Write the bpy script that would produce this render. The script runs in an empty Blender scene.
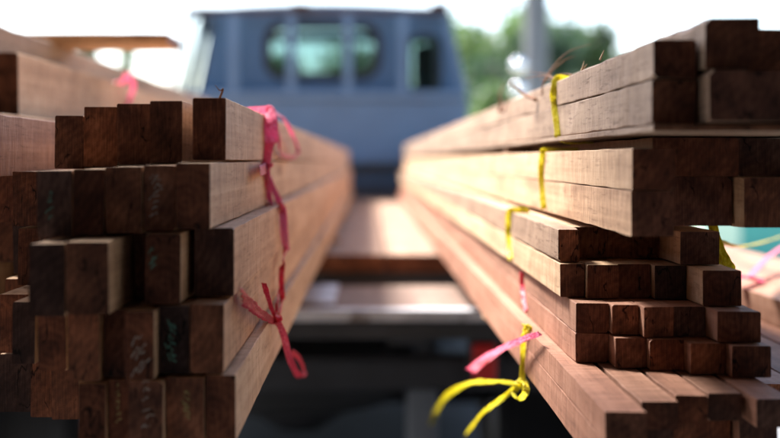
import bpy, bmesh, math, random
from mathutils import Vector, Matrix, noise
random.seed(7)
R = math.radians
H = 1.0            # height of the camera above the ground; stack heights below are written relative to it
F = 1083.0
sc = bpy.context.scene
C = sc.collection

# ------------------------------------------------------------------ helpers
def tag(o, label=None, cat=None, group=None, kind=None):
    if label: o['label'] = label
    if cat: o['category'] = cat
    if group: o['group'] = group
    if kind: o['kind'] = kind
    return o
def link(name, bm, mats, parent=None, loc=None, smooth=False):
    me = bpy.data.meshes.new(name); bm.to_mesh(me); bm.free()
    if not isinstance(mats, (list, tuple)): mats = [mats]
    for m in mats: me.materials.append(m)
    if smooth:
        for p in me.polygons: p.use_smooth = True
    o = bpy.data.objects.new(name, me); C.objects.link(o)
    if parent: o.parent = parent
    if loc is not None: o.location = loc
    return o
def empty(name, loc=(0, 0, 0)):
    o = bpy.data.objects.new(name, None); C.objects.link(o); o.location = loc; return o
def P(px, py, y):   # a point seen at a pixel of the photograph, y metres in front of the lens
    return Vector(((px-370)/F*y, y, H-(py-160)/F*y))
def box(bm, x0, x1, y0, y1, z0, z1, bev=0.0, mi=0):
    vs = [bm.verts.new((x, y, z)) for x in (x0, x1) for y in (y0, y1) for z in (z0, z1)]
    idx = [(0, 1, 3, 2), (4, 6, 7, 5), (0, 4, 5, 1), (2, 3, 7, 6), (0, 2, 6, 4), (1, 5, 7, 3)]
    fs = [bm.faces.new([vs[i] for i in q]) for q in idx]
    for f in fs: f.material_index = mi
    bmesh.ops.recalc_face_normals(bm, faces=fs)
    if bev > 0:
        es = list({e for f in fs for e in f.edges})
        bmesh.ops.bevel(bm, geom=es, offset=bev, segments=2, affect='EDGES', profile=0.6)
def bx(*a, **k):
    bm = bmesh.new(); box(bm, *a, **k); return bm
def frame_dirs(pts):
    out = []
    for i in range(len(pts)):
        a = pts[max(0, i-1)]; b = pts[min(len(pts)-1, i+1)]
        d = (b-a); out.append(d.normalized() if d.length > 1e-9 else Vector((0, 0, 1)))
    return out
def tube(bm, pts, rad, n=8, cap=True):
    pts = [Vector(p) for p in pts]; ds = frame_dirs(pts); rings = []
    up = Vector((0, 0, 1)) if abs(ds[0].z) < .9 else Vector((1, 0, 0))
    for i, (p, d) in enumerate(zip(pts, ds)):
        s = d.cross(up)
        if s.length < 1e-4: s = d.cross(Vector((0, 1, 0)))
        s.normalize(); u = s.cross(d).normalized(); up = u
        r = rad[i] if isinstance(rad, (list, tuple)) else rad
        rings.append([bm.verts.new(p + r*(math.cos(2*math.pi*k/n)*s + math.sin(2*math.pi*k/n)*u)) for k in range(n)])
    for a, b in zip(rings, rings[1:]):
        for k in range(n):
            bm.faces.new([a[k], a[(k+1) % n], b[(k+1) % n], b[k]])
    if cap:
        bm.faces.new(rings[0][::-1]); bm.faces.new(rings[-1])
def catmull(pts, n=8):
    pts = [Vector(p) for p in pts]
    q = [2*pts[0]-pts[1]] + pts + [2*pts[-1]-pts[-2]]; out = []
    for i in range(1, len(q)-2):
        for k in range(n):
            t = k/n
            out.append(.5*((2*q[i]) + (q[i+1]-q[i-1])*t + (2*q[i-1]-5*q[i]+4*q[i+1]-q[i+2])*t*t + (3*q[i]-q[i-1]-3*q[i+1]+q[i+2])*t**3))
    out.append(pts[-1]); return out
def round_rect(x0, x1, z0, z1, r, n=6, top=None):
    pts = []
    for cx, cz, a0 in ((x1-r, z1-r, 0), (x0+r, z1-r, 90), (x0+r, z0+r, 180), (x1-r, z0+r, 270)):
        for k in range(n+1):
            a = R(a0+90*k/n); pts.append((cx+r*math.cos(a), cz+r*math.sin(a)))
    return pts
def plate(name, loops, t, mat, parent, M):
    """flat sheet with holes: loops in the plane (u,v), first is the outline; M carries it into place"""
    cu = bpy.data.curves.new(name, 'CURVE'); cu.dimensions = '2D'; cu.fill_mode = 'BOTH'; cu.extrude = t/2
    for lp in loops:
        s = cu.splines.new('POLY'); s.points.add(len(lp)-1)
        for p, (u, v) in zip(s.points, lp): p.co = (u, v, 0, 1)
        s.use_cyclic_u = True
    tmp = bpy.data.objects.new('tmp', cu); C.objects.link(tmp)
    dg = bpy.context.evaluated_depsgraph_get()
    me = bpy.data.meshes.new_from_object(tmp.evaluated_get(dg)); bpy.data.objects.remove(tmp)
    me.transform(M); me.name = name
    me.materials.clear(); me.materials.append(mat)
    o = bpy.data.objects.new(name, me); C.objects.link(o)
    if parent: o.parent = parent
    return o

# ------------------------------------------------------------------ materials
def new_mat(name):
    m = bpy.data.materials.new(name); m.use_nodes = True
    nt = m.node_tree; b = nt.nodes['Principled BSDF']; return m, nt, b
class N:
    def __init__(s, nt): s.nt = nt
    def n(s, t, **k):
        o = s.nt.nodes.new(t)
        for a, v in k.items():
            if a.startswith('i_'):
                key = a[2:]; key = int(key) if key.isdigit() else key.replace('_', ' ')
                o.inputs[key].default_value = v
            else: setattr(o, a, v)
        return o
    def l(s, a, b): s.nt.links.new(a, b)
    def coords(s, scale, rnd=True, kind='Object'):
        tc = s.n('ShaderNodeTexCoord'); mp = s.n('ShaderNodeMapping'); mp.inputs['Scale'].default_value = scale
        if rnd:
            oi = s.n('ShaderNodeObjectInfo'); ml = s.n('ShaderNodeMath', operation='MULTIPLY'); ml.inputs[1].default_value = 37.0
            s.l(oi.outputs['Random'], ml.inputs[0])
            ad = s.n('ShaderNodeVectorMath', operation='ADD'); s.l(tc.outputs[kind], ad.inputs[0]); s.l(ml.outputs[0], ad.inputs[1])
            s.l(ad.outputs[0], mp.inputs['Vector'])
        else: s.l(tc.outputs[kind], mp.inputs['Vector'])
        return mp.outputs[0]
    def noise(s, scale_vec, scale=1, detail=4, rough=.55, rnd=True, kind='Object'):
        t = s.n('ShaderNodeTexNoise'); t.inputs['Scale'].default_value = scale; t.inputs['Detail'].default_value = detail
        t.inputs['Roughness'].default_value = rough; s.l(s.coords(scale_vec, rnd, kind), t.inputs['Vector']); return t.outputs['Fac']
    def ramp(s, fac, stops):
        r = s.n('ShaderNodeValToRGB'); e = r.color_ramp.elements
        while len(e) < len(stops): e.new(.5)
        for el, (p, c) in zip(e, stops): el.position = p; el.color = (*c, 1) if len(c) == 3 else c
        s.l(fac, r.inputs['Fac']); return r.outputs['Color']
    def mix(s, a, b, fac, mode='MIX'):
        m = s.n('ShaderNodeMix', data_type='RGBA', blend_type=mode)
        for v, i in ((fac, 0), (a, 6), (b, 7)):
            if hasattr(v, 'is_linked') or isinstance(v, bpy.types.NodeSocket): s.l(v, m.inputs[i])
            else: m.inputs[i].default_value = v if i == 0 else (*v, 1)
        return m.outputs[2]
    def math(s, op, a, b):
        m = s.n('ShaderNodeMath', operation=op)
        for v, i in ((a, 0), (b, 1)):
            if isinstance(v, bpy.types.NodeSocket): s.l(v, m.inputs[i])
            else: m.inputs[i].default_value = v
        return m.outputs[0]
    def bump(s, h, strength, dist, b, prev=None):
        bp = s.n('ShaderNodeBump'); bp.inputs['Strength'].default_value = strength; bp.inputs['Distance'].default_value = dist
        s.l(h, bp.inputs['Height'])
        if prev: s.l(prev, bp.inputs['Normal'])
        s.l(bp.outputs[0], b.inputs['Normal']); return bp.outputs[0]

def wood_side(name, dark, mid, light, rough=.72, sawk=1.0, fleckk=.5):
    m, nt, b = new_mat(name); g = N(nt)
    grain = g.noise((150, 2.2, 150), 1, 5, .6)
    fleck = g.noise((420, 40, 420), 1, 3, .65)
    saw = g.noise((70, 330, 70), 1, 4, .7)
    saw2 = g.noise((22, 120, 22), 1, 4, .65)
    blot = g.noise((16, 5, 16), 1, 3, .5)
    f = g.math('ADD', g.math('MULTIPLY', grain, .24), g.math('MULTIPLY', blot, .30))
    f = g.math('ADD', f, g.math('MULTIPLY', saw, .22*sawk)); f = g.math('ADD', f, g.math('MULTIPLY', saw2, .24*sawk))
    col = g.ramp(f, [(.36, dark), (.50, mid), (.63, light)])
    oi = g.n('ShaderNodeObjectInfo')
    tint = g.ramp(oi.outputs['Random'], [(0, (.78, .74, .72)), (.35, (1.0, .97, .93)), (.7, (1.05, .93, .87)), (1, (.9, .88, .84))])
    col = g.mix(col, tint, 1.0, 'MULTIPLY')
    fl = g.ramp(fleck, [(.30, (.42, .34, .30)), (.43, (1, 1, 1))]); col = g.mix(col, fl, fleckk, 'MULTIPLY')
    vo = g.n('ShaderNodeTexVoronoi', feature='F1'); vo.inputs['Scale'].default_value = 1; g.l(g.coords((17, 3.1, 17)), vo.inputs['Vector'])
    kn = g.ramp(vo.outputs['Distance'], [(.03, (.30, .22, .18)), (.10, (.75, .68, .62)), (.16, (1, 1, 1))]); col = g.mix(col, kn, .9, 'MULTIPLY')
    st = g.ramp(g.noise((30, 7, 30), 1, 5, .7), [(.33, (.60, .54, .52)), (.47, (1, 1, 1))]); col = g.mix(col, st, .55, 'MULTIPLY')
    g.l(col, b.inputs['Base Color']); b.inputs['Roughness'].default_value = rough
    b.inputs['Specular IOR Level'].default_value = .3
    n1 = g.bump(saw, .55*sawk, .0007, b); n2 = g.bump(grain, .35, .0008, b, n1); g.bump(saw2, .8*sawk, .0016, b, n2)
    return m
def wood_end(name, dark, mid, light):
    m, nt, b = new_mat(name); g = N(nt)
    oi = g.n('ShaderNodeObjectInfo'); tc = g.n('ShaderNodeTexCoord')
    # growth rings round a pith that lies somewhere outside the piece
    off = g.n('ShaderNodeVectorMath', operation='SCALE'); g.l(oi.outputs['Random'], off.inputs['Scale']); off.inputs[0].default_value = (.13, 0, -.11)
    ad = g.n('ShaderNodeVectorMath', operation='ADD'); g.l(tc.outputs['Object'], ad.inputs[0]); g.l(off.outputs[0], ad.inputs[1])
    ad2 = g.n('ShaderNodeVectorMath', operation='ADD'); g.l(ad.outputs[0], ad2.inputs[0]); ad2.inputs[1].default_value = (-.05, 0, .03)
    w = g.n('ShaderNodeTexWave', wave_type='RINGS', rings_direction='Y'); w.inputs['Scale'].default_value = 62
    w.inputs['Distortion'].default_value = 3.5; w.inputs['Detail'].default_value = 3; w.inputs['Detail Scale'].default_value = 1.6
    g.l(ad2.outputs[0], w.inputs['Vector'])
    pores = g.noise((1500, 60, 1500), 1, 2, .6)
    blot = g.noise((55, 10, 55), 1, 4, .6)
    # skewed saw scratches across the end
    mp = g.n('ShaderNodeMapping'); mp.inputs['Rotation'].default_value = (0, R(38), 0); mp.inputs['Scale'].default_value = (1100, 1, 50)
    g.l(ad.outputs[0], mp.inputs['Vector']); sn = g.n('ShaderNodeTexNoise'); sn.inputs['Scale'].default_value = 1; sn.inputs['Detail'].default_value = 2
    g.l(mp.outputs[0], sn.inputs['Vector'])
    f = g.math('ADD', g.math('MULTIPLY', w.outputs['Fac'], .045), g.math('MULTIPLY', blot, .545))
    f = g.math('ADD', f, g.math('MULTIPLY', sn.outputs['Fac'], .28)); f = g.math('ADD', f, g.math('MULTIPLY', pores, .13))
    col = g.ramp(f, [(.34, dark), (.50, mid), (.68, light)])
    tint = g.ramp(oi.outputs['Random'], [(0, (.30, .36, .52)), (.13, (.55, .55, .62)), (.2, (1.5, 1.2, .95)), (.36, (.8, .62, .55)), (.5, (1.35, .95, .72)), (.66, (.7, .8, 1.0)), (.8, (2.0, 1.6, 1.25)), (.9, (1.1, .78, .62)), (1, (.5, .42, .42))])
    col = g.mix(col, tint, 1.0, 'MULTIPLY')
    cn = g.noise((42, 1, 16), 1, 4, .55); cr = g.math('ABSOLUTE', g.math('SUBTRACT', cn, .5), 0)
    ck = g.ramp(cr, [(.004, (.12, .10, .10)), (.012, (1, 1, 1))]); cm = g.ramp(g.noise((60, 1, 60), 1, 2, .5), [(.48, (0, 0, 0)), (.56, (1, 1, 1))])
    col = g.mix(col, ck, cm, 'MULTIPLY')
    g.l(col, b.inputs['Base Color']); b.inputs['Roughness'].default_value = .62; b.inputs['Specular IOR Level'].default_value = .2
    n1 = g.bump(sn.outputs['Fac'], .5, .0006, b); g.bump(pores, .3, .0004, b, n1)
    return m
def simple(name, col, rough=.6, metal=0, var=.15, scale=8, bump=.1, rust=None, rust_lo=.55, kind='Object'):
    m, nt, b = new_mat(name); g = N(nt)
    nz = g.noise((scale,)*3, 1, 5, .6, True, kind)
    c0 = tuple(c*(1-var) for c in col); c1 = tuple(min(1, c*(1+var)) for c in col)
    c = g.ramp(nz, [(.3, c0), (.7, c1)])
    if rust:
        nz2 = g.noise((scale*.9,)*3, 1, 8, .7, True, kind)
        c = g.mix(c, rust, g.ramp(nz2, [(rust_lo, (0, 0, 0)), (rust_lo+.06, (1, 1, 1))]))
    g.l(c, b.inputs['Base Color']); b.inputs['Roughness'].default_value = rough; b.inputs['Metallic'].default_value = metal
    if bump: g.bump(g.noise((scale*14,)*3, 1, 3, .6, True, kind), bump, .004, b)
    return m
M = {}
M['side'] = wood_side('sawn_hardwood_face', (.25, .150, .088), (.49, .330, .208), (.67, .50, .345))
M['side2'] = wood_side('weathered_hardwood_face', (.19, .125, .085), (.35, .25, .18), (.52, .39, .285), sawk=.8, fleckk=.9)
M['side3'] = wood_side('reddish_hardwood_face', (.13, .062, .040), (.28, .145, .098), (.42, .25, .18))  # reddish wood tone, with shade of the lower rows also mixed into the colour
M['end'] = wood_end('hardwood_end_grain', (.034, .016, .012), (.110, .050, .032), (.27, .135, .085))
M['end2'] = wood_end('pale_end_grain', (.06, .033, .024), (.16, .085, .055), (.30, .18, .12))
M['bedwood'] = wood_side('bed_plank_wood', (.22, .14, .10), (.36, .25, .18), (.52, .39, .29), .8, .4)
M['gatewood'] = wood_side('tailgate_wood', (.16, .11, .09), (.27, .20, .165), (.40, .33, .29), .8, .4)
M['blue'] = simple('faded_blue_paint', (.078, .150, .235), .42, 0, .10, 3, .03, (.13, .06, .035), .66)
M['bluegrey'] = simple('blue_grey_steel_paint', (.135, .205, .285), .5, 0, .12, 4, .05, (.16, .08, .05), .62)
M['rust'] = simple('rusty_steel', (.085, .052, .042), .85, .1, .4, 12, .3)
M['dark'] = simple('grimy_dark_steel', (.028, .028, .032), .6, .2, .35, 9, .2)
M['chassis'] = simple('dusty_chassis_steel', (.05, .05, .055), .75, 0, .4, 7, .2)
M['pale'] = simple('scuffed_pale_paint', (.46, .46, .50), .55, 0, .3, 16, .1, (.15, .12, .11), .56)
M['rubber'] = simple('black_rubber', (.018, .018, .019), .75, 0, .2, 20, .1)
M['seat'] = simple('grey_vinyl', (.17, .14, .13), .6, 0, .15, 20, .1)
M['tan'] = simple('tan_seat_cover', (.42, .31, .24), .8, 0, .15, 20, .1)
M['red'] = simple('red_lamp_lens', (.60, .02, .018), .25, 0, .1, 20, 0)
M['grey'] = simple('galvanised_grey', (.24, .26, .29), .55, .2, .2, 9, .1)
M['ground'] = simple('oil_stained_concrete', (.13, .13, .135), .9, 0, .25, 1.2, .15)
M['oil'] = simple('black_oily_grime', (.028, .028, .031), .8, 0, .4, 3, .1)  # near-black tone standing in for shade under the truck
M['soil'] = simple('dusty_yard_ground', (.25, .22, .17), .95, 0, .3, .5, .3)
M['lane'] = simple('pale_gravel_lane', (.34, .32, .29), .95, 0, .2, 3, .3)
M['pole'] = simple('pale_concrete_pole', (.11, .115, .12), .85, 0, .12, 3, .1)
M['shed'] = simple('weathered_shed_boards', (.20, .17, .145), .85, 0, .3, 5, .2)  # boards of the added shed behind the camera
M['tin'] = simple('old_roof_sheet', (.10, .095, .09), .6, .4, .3, 3, .1, (.12, .06, .035), .5)  # roof of the added shed, there to block sky and sun
M['teal'] = simple('teal_wall_paint', (.07, .36, .29), .6, 0, .1, 3, .05)
M['mint'] = simple('pale_green_wall_paint', (.55, .75, .55), .6, 0, .1, 3, .05)
M['bark'] = simple('brown_bark', (.10, .075, .055), .9, 0, .3, 9, .5)
M['fibre'] = simple('torn_wood_fibre', (.20, .085, .04), .8, 0, .35, 60, 0)
M['fibre_pale'] = simple('pale_wood_fibre', (.52, .36, .22), .8, 0, .25, 60, 0)
M['mirror'] = simple('mirror_glass', (.9, .9, .9), .03, 1, 0, 5, 0)  # only for the added glint discs on the pole
def leaf_mat(name, col):
    m, nt, b = new_mat(name); g = N(nt)
    c = g.ramp(g.noise((1.1,)*3, 1, 3, .6, True), [(.3, tuple(x*.55 for x in col)), (.7, tuple(x*1.45 for x in col))])
    g.l(c, b.inputs['Base Color']); b.inputs['Roughness'].default_value = .5
    tr = g.n('ShaderNodeBsdfTranslucent'); g.l(c, tr.inputs['Color'])
    mx = g.n('ShaderNodeMixShader'); mx.inputs[0].default_value = .38
    g.l(b.outputs[0], mx.inputs[1]); g.l(tr.outputs[0], mx.inputs[2]); g.l(mx.outputs[0], nt.nodes['Material Output'].inputs['Surface'])
    return m
M['leaf'] = leaf_mat('green_leaves', (.055, .105, .032))
M['leaf2'] = leaf_mat('yellow_green_leaves', (.10, .17, .045))
M['leaf4'] = leaf_mat('pale_young_leaves', (.12, .17, .085))
M['leaf3'] = leaf_mat('dark_green_leaves', (.035, .075, .035))
def raffia(name, col, col2):
    m, nt, b = new_mat(name); g = N(nt)
    nz = g.noise((700, 700, 160), 1, 4, .7); c = g.ramp(nz, [(.34, tuple(x*.72 for x in col)), (.5, col), (.64, col2)])
    g.l(c, b.inputs['Base Color']); b.inputs['Roughness'].default_value = .24; b.inputs['Specular IOR Level'].default_value = .6
    g.bump(nz, .4, .0006, b)
    tr = g.n('ShaderNodeBsdfTranslucent'); g.l(c, tr.inputs['Color'])
    mx = g.n('ShaderNodeMixShader'); mx.inputs[0].default_value = .6
    g.l(b.outputs[0], mx.inputs[1]); g.l(tr.outputs[0], mx.inputs[2]); g.l(mx.outputs[0], nt.nodes['Material Output'].inputs['Surface'])
    return m
M['pink'] = raffia('pink_raffia', (.95, .24, .42), (.98, .62, .72))
M['redr'] = raffia('red_raffia', (.92, .11, .19), (.96, .36, .42))
M['yellow'] = raffia('yellow_raffia', (.82, .72, .05), (.93, .90, .22))
def chalk(name, col):
    m, nt, b = new_mat(name); g = N(nt); b.inputs['Base Color'].default_value = (*col, 1); b.inputs['Roughness'].default_value = .95
    nz = g.noise((1400,)*3, 1, 3, .7); tr = g.n('ShaderNodeBsdfTransparent'); mx = g.n('ShaderNodeMixShader')
    g.l(g.ramp(nz, [(.40, (0, 0, 0)), (.56, (.7, .7, .7))]), mx.inputs[0]); g.l(tr.outputs[0], mx.inputs[1]); g.l(b.outputs[0], mx.inputs[2])
    g.l(mx.outputs[0], nt.nodes['Material Output'].inputs['Surface']); return m
M['chalk_white'] = chalk('white_chalk', (.62, .58, .52)); M['chalk_green'] = chalk('green_chalk', (.16, .42, .34)); M['chalk_yellow'] = chalk('yellow_chalk', (.60, .52, .22))
m, nt, b = new_mat('cab_glass'); g = N(nt)
gl = g.n('ShaderNodeBsdfGlossy'); gl.inputs['Roughness'].default_value = .02; tr = g.n('ShaderNodeBsdfTransparent'); tr.inputs['Color'].default_value = (.97, 1, .99, 1)
fr = g.n('ShaderNodeFresnel'); mx = g.n('ShaderNodeMixShader'); g.l(fr.outputs[0], mx.inputs[0]); g.l(tr.outputs[0], mx.inputs[1]); g.l(gl.outputs[0], mx.inputs[2])
g.l(mx.outputs[0], nt.nodes['Material Output'].inputs['Surface']); M['glass'] = m

m2 = M['glass'].copy(); m2.name = 'tinted_cab_glass'; M['tinted'] = m2
for nd in m2.node_tree.nodes:
    if nd.type == 'BSDF_TRANSPARENT': nd.inputs['Color'].default_value = (.44, .56, .56, 1)
# ------------------------------------------------------------------ sawn battens
def batten_mesh(w, h, L, ch=.00035, rough=.0004, skew=0.0, seed=0, wane=0.0):
    """w wide, h tall, L long; local origin at the bottom middle of the near end"""
    rn = random.Random(seed); bm = bmesh.new()
    st = [0, .0012]; s = .004
    while st[-1] + s < L-.01: st.append(st[-1]+s); s = min(s*1.13, .12)
    st.append(L)
    cs = [rn.uniform(.5, 1.7)*ch for _ in range(4)]
    if wane: cs[rn.choice((1, 2))] = wane; cs[3] = wane*.6
    sx, sz = rn.uniform(-1, 1)*skew, rn.uniform(-1, 1)*skew
    chip = rn.randrange(4); chipd = rn.choice((0, 0, .0012, .0025))
    rings = []
    ph = rn.uniform(0, 100)
    for i, y in enumerate(st):
        pts = []
        corners = ((-w/2, 0), (w/2, 0), (w/2, h), (-w/2, h)); sg = ((1, 1), (-1, 1), (-1, -1), (1, -1))
        for k, ((x, z), (gx, gz)) in enumerate(zip(corners, sg)):
            c = cs[k]*(1+.9*noise.noise(Vector((y*55, k*9.1+ph, 0))))
            if k == chip and y < .005: c += chipd*.6
            if i == 0: c += .0002
            jx = rough*noise.noise(Vector((y*38, k*3.3+ph, 5))); jz = rough*noise.noise(Vector((y*31, k*3.3+ph, 9)))
            a = (x+gx*c+jx, z+jz); b_ = (x+jx, z+gz*c+jz)
            pts += ([b_, a] if k in (0, 2) else [a, b_])
        end = i < 2
        rings.append([bm.verts.new((x, y+((x*sx+(z-h/2)*sz) if end else 0), z)) for x, z in pts])
    n = 8
    for a, b in zip(rings, rings[1:]):
        for k in range(n): bm.faces.new([a[k], a[(k+1) % n], b[(k+1) % n], b[k]])
    f0 = bm.faces.new(rings[0][::-1]); f1 = bm.faces.new(rings[-1]); f0.material_index = 1; f1.material_index = 1
    bmesh.ops.recalc_face_normals(bm, faces=bm.faces)
    return bm
seedn = [100]
def batten(x0, x1, h0, h1, y0, y1, label, group, name='wood_batten', cat='batten', mats=('side', 'end'), **k):
    seedn[0] += 1
    if x1 < x0: x0, x1 = x1, x0
    g = .00015
    w = x1-x0-2*g; h = h1-h0-2*g
    k.setdefault('skew', .06)
    bm = batten_mesh(w, h, y1-y0, seed=seedn[0], **k)
    o = link(name, bm, [M[mats[0]], M[mats[1]]], loc=((x0+x1)/2, y0, H+h0+g))
    tag(o, label, cat, group); return o
def chalk_mark(b, pts, mat, w=.0007):
    """strokes in px of the photograph, on the sawn end of batten b"""
    y = b.location.y-.0005; bm = bmesh.new()
    me = b.data; lo = b.location
    for st in pts:
        q = [Vector((v.x-lo.x, -.0016, v.z-lo.z)) for v in (P(px, py, y) for px, py in st)]
        q = catmull(q, 5)
        for a, c in zip(q, q[1:]):
            d = c-a
            if d.length < 1e-7: continue
            s = Vector((-d.z, 0, d.x)).normalized()*w/2
            t = Vector((0, .0001, 0))
            vs = [bm.verts.new(v) for v in (a-s, a+s, c+s, c-s)]; bm.faces.new(vs)
    o = link('chalk_mark', bm, M[mat], b); return o
def scribble(cx, cy, w, h, n, seed, slant=.5):
    rn = random.Random(seed); out = []
    for i in range(n):
        y = cy-h/2+h*i/max(1, n-1)
        x = cx+rn.uniform(-.35, .35)*w; y += rn.uniform(-.3, .3)*h/n; w_ = w*rn.uniform(.5, 1.15)
        out.append([(x-w_/2, y+slant*w_/2), (x-w_*.1, y-slant*w_*.3+rn.uniform(-2, 2)), (x+w_*.1, y+rn.uniform(-2.5, 2.5)), (x+w_/2, y-slant*w_/2)])
    return out

ORD = ['first', 'second', 'third', 'fourth', 'fifth', 'sixth', 'seventh', 'eighth', 'ninth', 'tenth', 'eleventh', 'twelfth']
ROWN = ['top', 'second', 'third', 'fourth', 'fifth', 'sixth', 'lowest']
FAR = 5.12
GL = 'battens in the stack tied with pink raffia'
def sag(x): return -.06*min(max(abs(x)-.097, 0), .125)
# rows of the pink-tied stack: (h0, h1, [(x inner, x outer, y near end)], trim of the height)
left_rows = [
 (.0005, .0425, [(-.0960, -.1185, .722), (-.1262, -.1480, .729), (-.1490, -.1725, .738), (-.1735, -.1970, .745), (-.1978, -.2190, .752, -.005)]),
 (-.0415, -.0005, [(-.0970, -.1177, .657), (-.1183, -.1380, .661), (-.1388, -.1615, .660), (-.1622, -.1815, .662), (-.1822, -.2040, .663), (-.2046, -.2114, .70), (-.2120, -.2380, .78), (-.2388, -.2640, .80), (-.2650, -.2920, .85)]),
 (-.0850, -.0425, [(-.0850, -.1100, .678), (-.1140, -.1355, .652), (-.1362, -.1490, .684), (-.1500, -.1748, .622), (-.1756, -.1965, .624), (-.1972, -.2114, .70), (-.2120, -.2330, .76), (-.2340, -.2600, .80), (-.2610, -.2900, .88)]),
 (-.1280, -.0865, [(-.0876, -.1080, .650), (-.1086, -.1270, .653), (-.1276, -.1450, .640), (-.1456, -.1610, .655), (-.1618, -.1810, .648), (-.1818, -.1930, .72), (-.1937, -.2115, .690), (-.2122, -.2219, .76), (-.2225, -.2380, .72), (-.2395, -.2600, .76), (-.2615, -.2900, .86)]),
 (-.1705, -.1295, [(-.0810, -.0990, .653), (-.0996, -.1225, .651), (-.1231, -.1440, .645), (-.1447, -.1580, .655), (-.1586, -.1752, .650), (-.1758, -.1978, .76), (-.1985, -.2170, .738), (-.2180, -.2350, .75), (-.2365, -.2620, .765), (-.2635, -.2900, .83)]),
]
spec = {(0, 0): 'thick clean batten at the gap corner of the top row, splinter on its edge',
        (0, 3): 'batten with fine diagonal saw scratches, fourth from the gap in the top pink-tied row',
        (1, 0): 'batten at the gap end of the second row, behind the small pink ribbon tab',
        (1, 1): 'batten with white chalk scrawl, second from the gap in the second pink-tied row',
        (1, 4): 'batten with faint green chalk, fifth from the gap in the second pink-tied row',
        (2, 0): 'dark ended batten at the gap in the third row, beneath the chalky row',
        (2, 1): 'protruding batten with green chalk tick in the third pink-tied row, framed by a pale edge',
        (2, 3): 'reddish batten sticking out furthest in the third row of the pink-tied stack',
        (3, 0): 'batten under the red raffia knot at the gap in the fourth row',
        (3, 1): 'batten with green chalk wave, second from the gap in the fourth pink-tied row',
        (3, 2): 'batten with white chalk scribble, third from the gap in the fourth pink-tied row',
        (4, 1): 'batten with yellow chalk stroke, second from the gap in the fifth pink-tied row',
        (4, 2): 'batten with pale chalk letters, third from the gap in the fifth pink-tied row',
        (4, 3): 'narrow batten with column of chalk, fourth from the gap in the fifth pink-tied row'}
LB = {}
for r, (h0, h1, items) in enumerate(left_rows):
    for k, it in enumerate(items):
        xi, xo, y0 = it[:3]; tr_ = it[3] if len(it) > 3 else random.uniform(-.0006, 0)
        s = sag((xi+xo)/2)
        lab = spec.get((r, k), f'sawn batten, {ORD[k]} from the gap in the {ROWN[r]} row of the pink-tied stack')
        LB[(r, k)] = batten(xo, xi, h0+s, h1+s+tr_, y0, FAR+random.uniform(-.09, .05), lab, GL, mats=('side', 'end'))
# outer filling of the same stack, under the top boards
for r, (h0, h1, _) in enumerate(left_rows):
    xs = [(-.2930, -.3400), (-.3420, -.3950), (-.3970, -.4500), (-.4520, -.5050)]
    if r == 0: xs = [(-.3330, -.3740)] + xs[2:] 
    for k, (xi, xo) in enumerate(xs):
        if r == 0 and k == 0: xo = -.3940
        batten(xo, xi, h0-.0075, h1-.0075 + (.0075 if r == 0 else 0), .95+.03*((k*7+r*3) % 5), FAR+random.uniform(-.1, .05),
               f'broad plank in the {ROWN[r]} row, {ORD[k]} behind the narrow battens of the pink-tied stack', 'broad planks in the far side of the pink-tied stack', name='wood_plank', cat='plank')
# sixth row at the bottom, out of the photo's lower edge but seen along the gap
for k, (xi, xo) in enumerate([(-.098, -.120), (-.121, -.143), (-.144, -.166)]):
    pass
# a lone board standing out at the outer side of the top row
batten(-.318, -.268, -.012, .033, .70, FAR, 'board standing proud of the outer side of the top row, with a sunlit flank', None, name='wood_board', cat='board', mats=('side3', 'end'))
# the big pink-brown boards lying on top
b0 = batten(-.432, -.373, .0430, .1140, 1.15, FAR, 'large pale board lying on top of the pink-tied stack, with a dark sawn end', 'boards on top of the pink-tied stack', name='wood_board', cat='board', mats=('side', 'end'), rough=.0008)
b1 = batten(-.500, -.434, .0430, .1600, .95, FAR+.03, 'rough-edged tall board standing behind the large pale board on top', 'boards on top of the pink-tied stack', name='wood_board', cat='board', mats=('side2', 'end'), rough=.004, ch=.002)
# plank lying crosswise
bm = batten_mesh(.10, .0140, .60, rough=.0006, seed=5)
cp = link('cross_plank', bm, [M['side'], M['end']], loc=(-.279, 1.54, H+.1603)); cp.rotation_euler = (0, 0, R(90)); tag(cp, 'thin dark plank laid crosswise on top, jutting out towards the truck cab', 'plank')

# chalk on the sawn ends
chalk_mark(LB[(1, 1)], scribble(157, 195, 9, 38, 8, 1), 'chalk_white', .0009)
chalk_mark(LB[(1, 4)], scribble(50, 205, 5, 26, 6, 2, .9), 'chalk_green', .0010)
chalk_mark(LB[(2, 1)], scribble(153, 258, 5, 20, 5, 3, 1.2), 'chalk_green', .0010)
chalk_mark(LB[(3, 2)], scribble(140, 356, 14, 28, 5, 4, 1.0), 'chalk_white', .0009)
chalk_mark(LB[(3, 1)], scribble(171, 340, 8, 36, 8, 5, -1.0), 'chalk_green', .0010)
chalk_mark(LB[(4, 1)], scribble(186, 404, 6, 24, 6, 6, -1.0), 'chalk_yellow', .0010)
chalk_mark(LB[(4, 2)], scribble(148, 405, 8, 44, 6, 7, .4), 'chalk_white', .0009)
chalk_mark(LB[(4, 3)], scribble(119, 402, 5, 36, 7, 8, .7), 'chalk_yellow', .0009)

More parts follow.
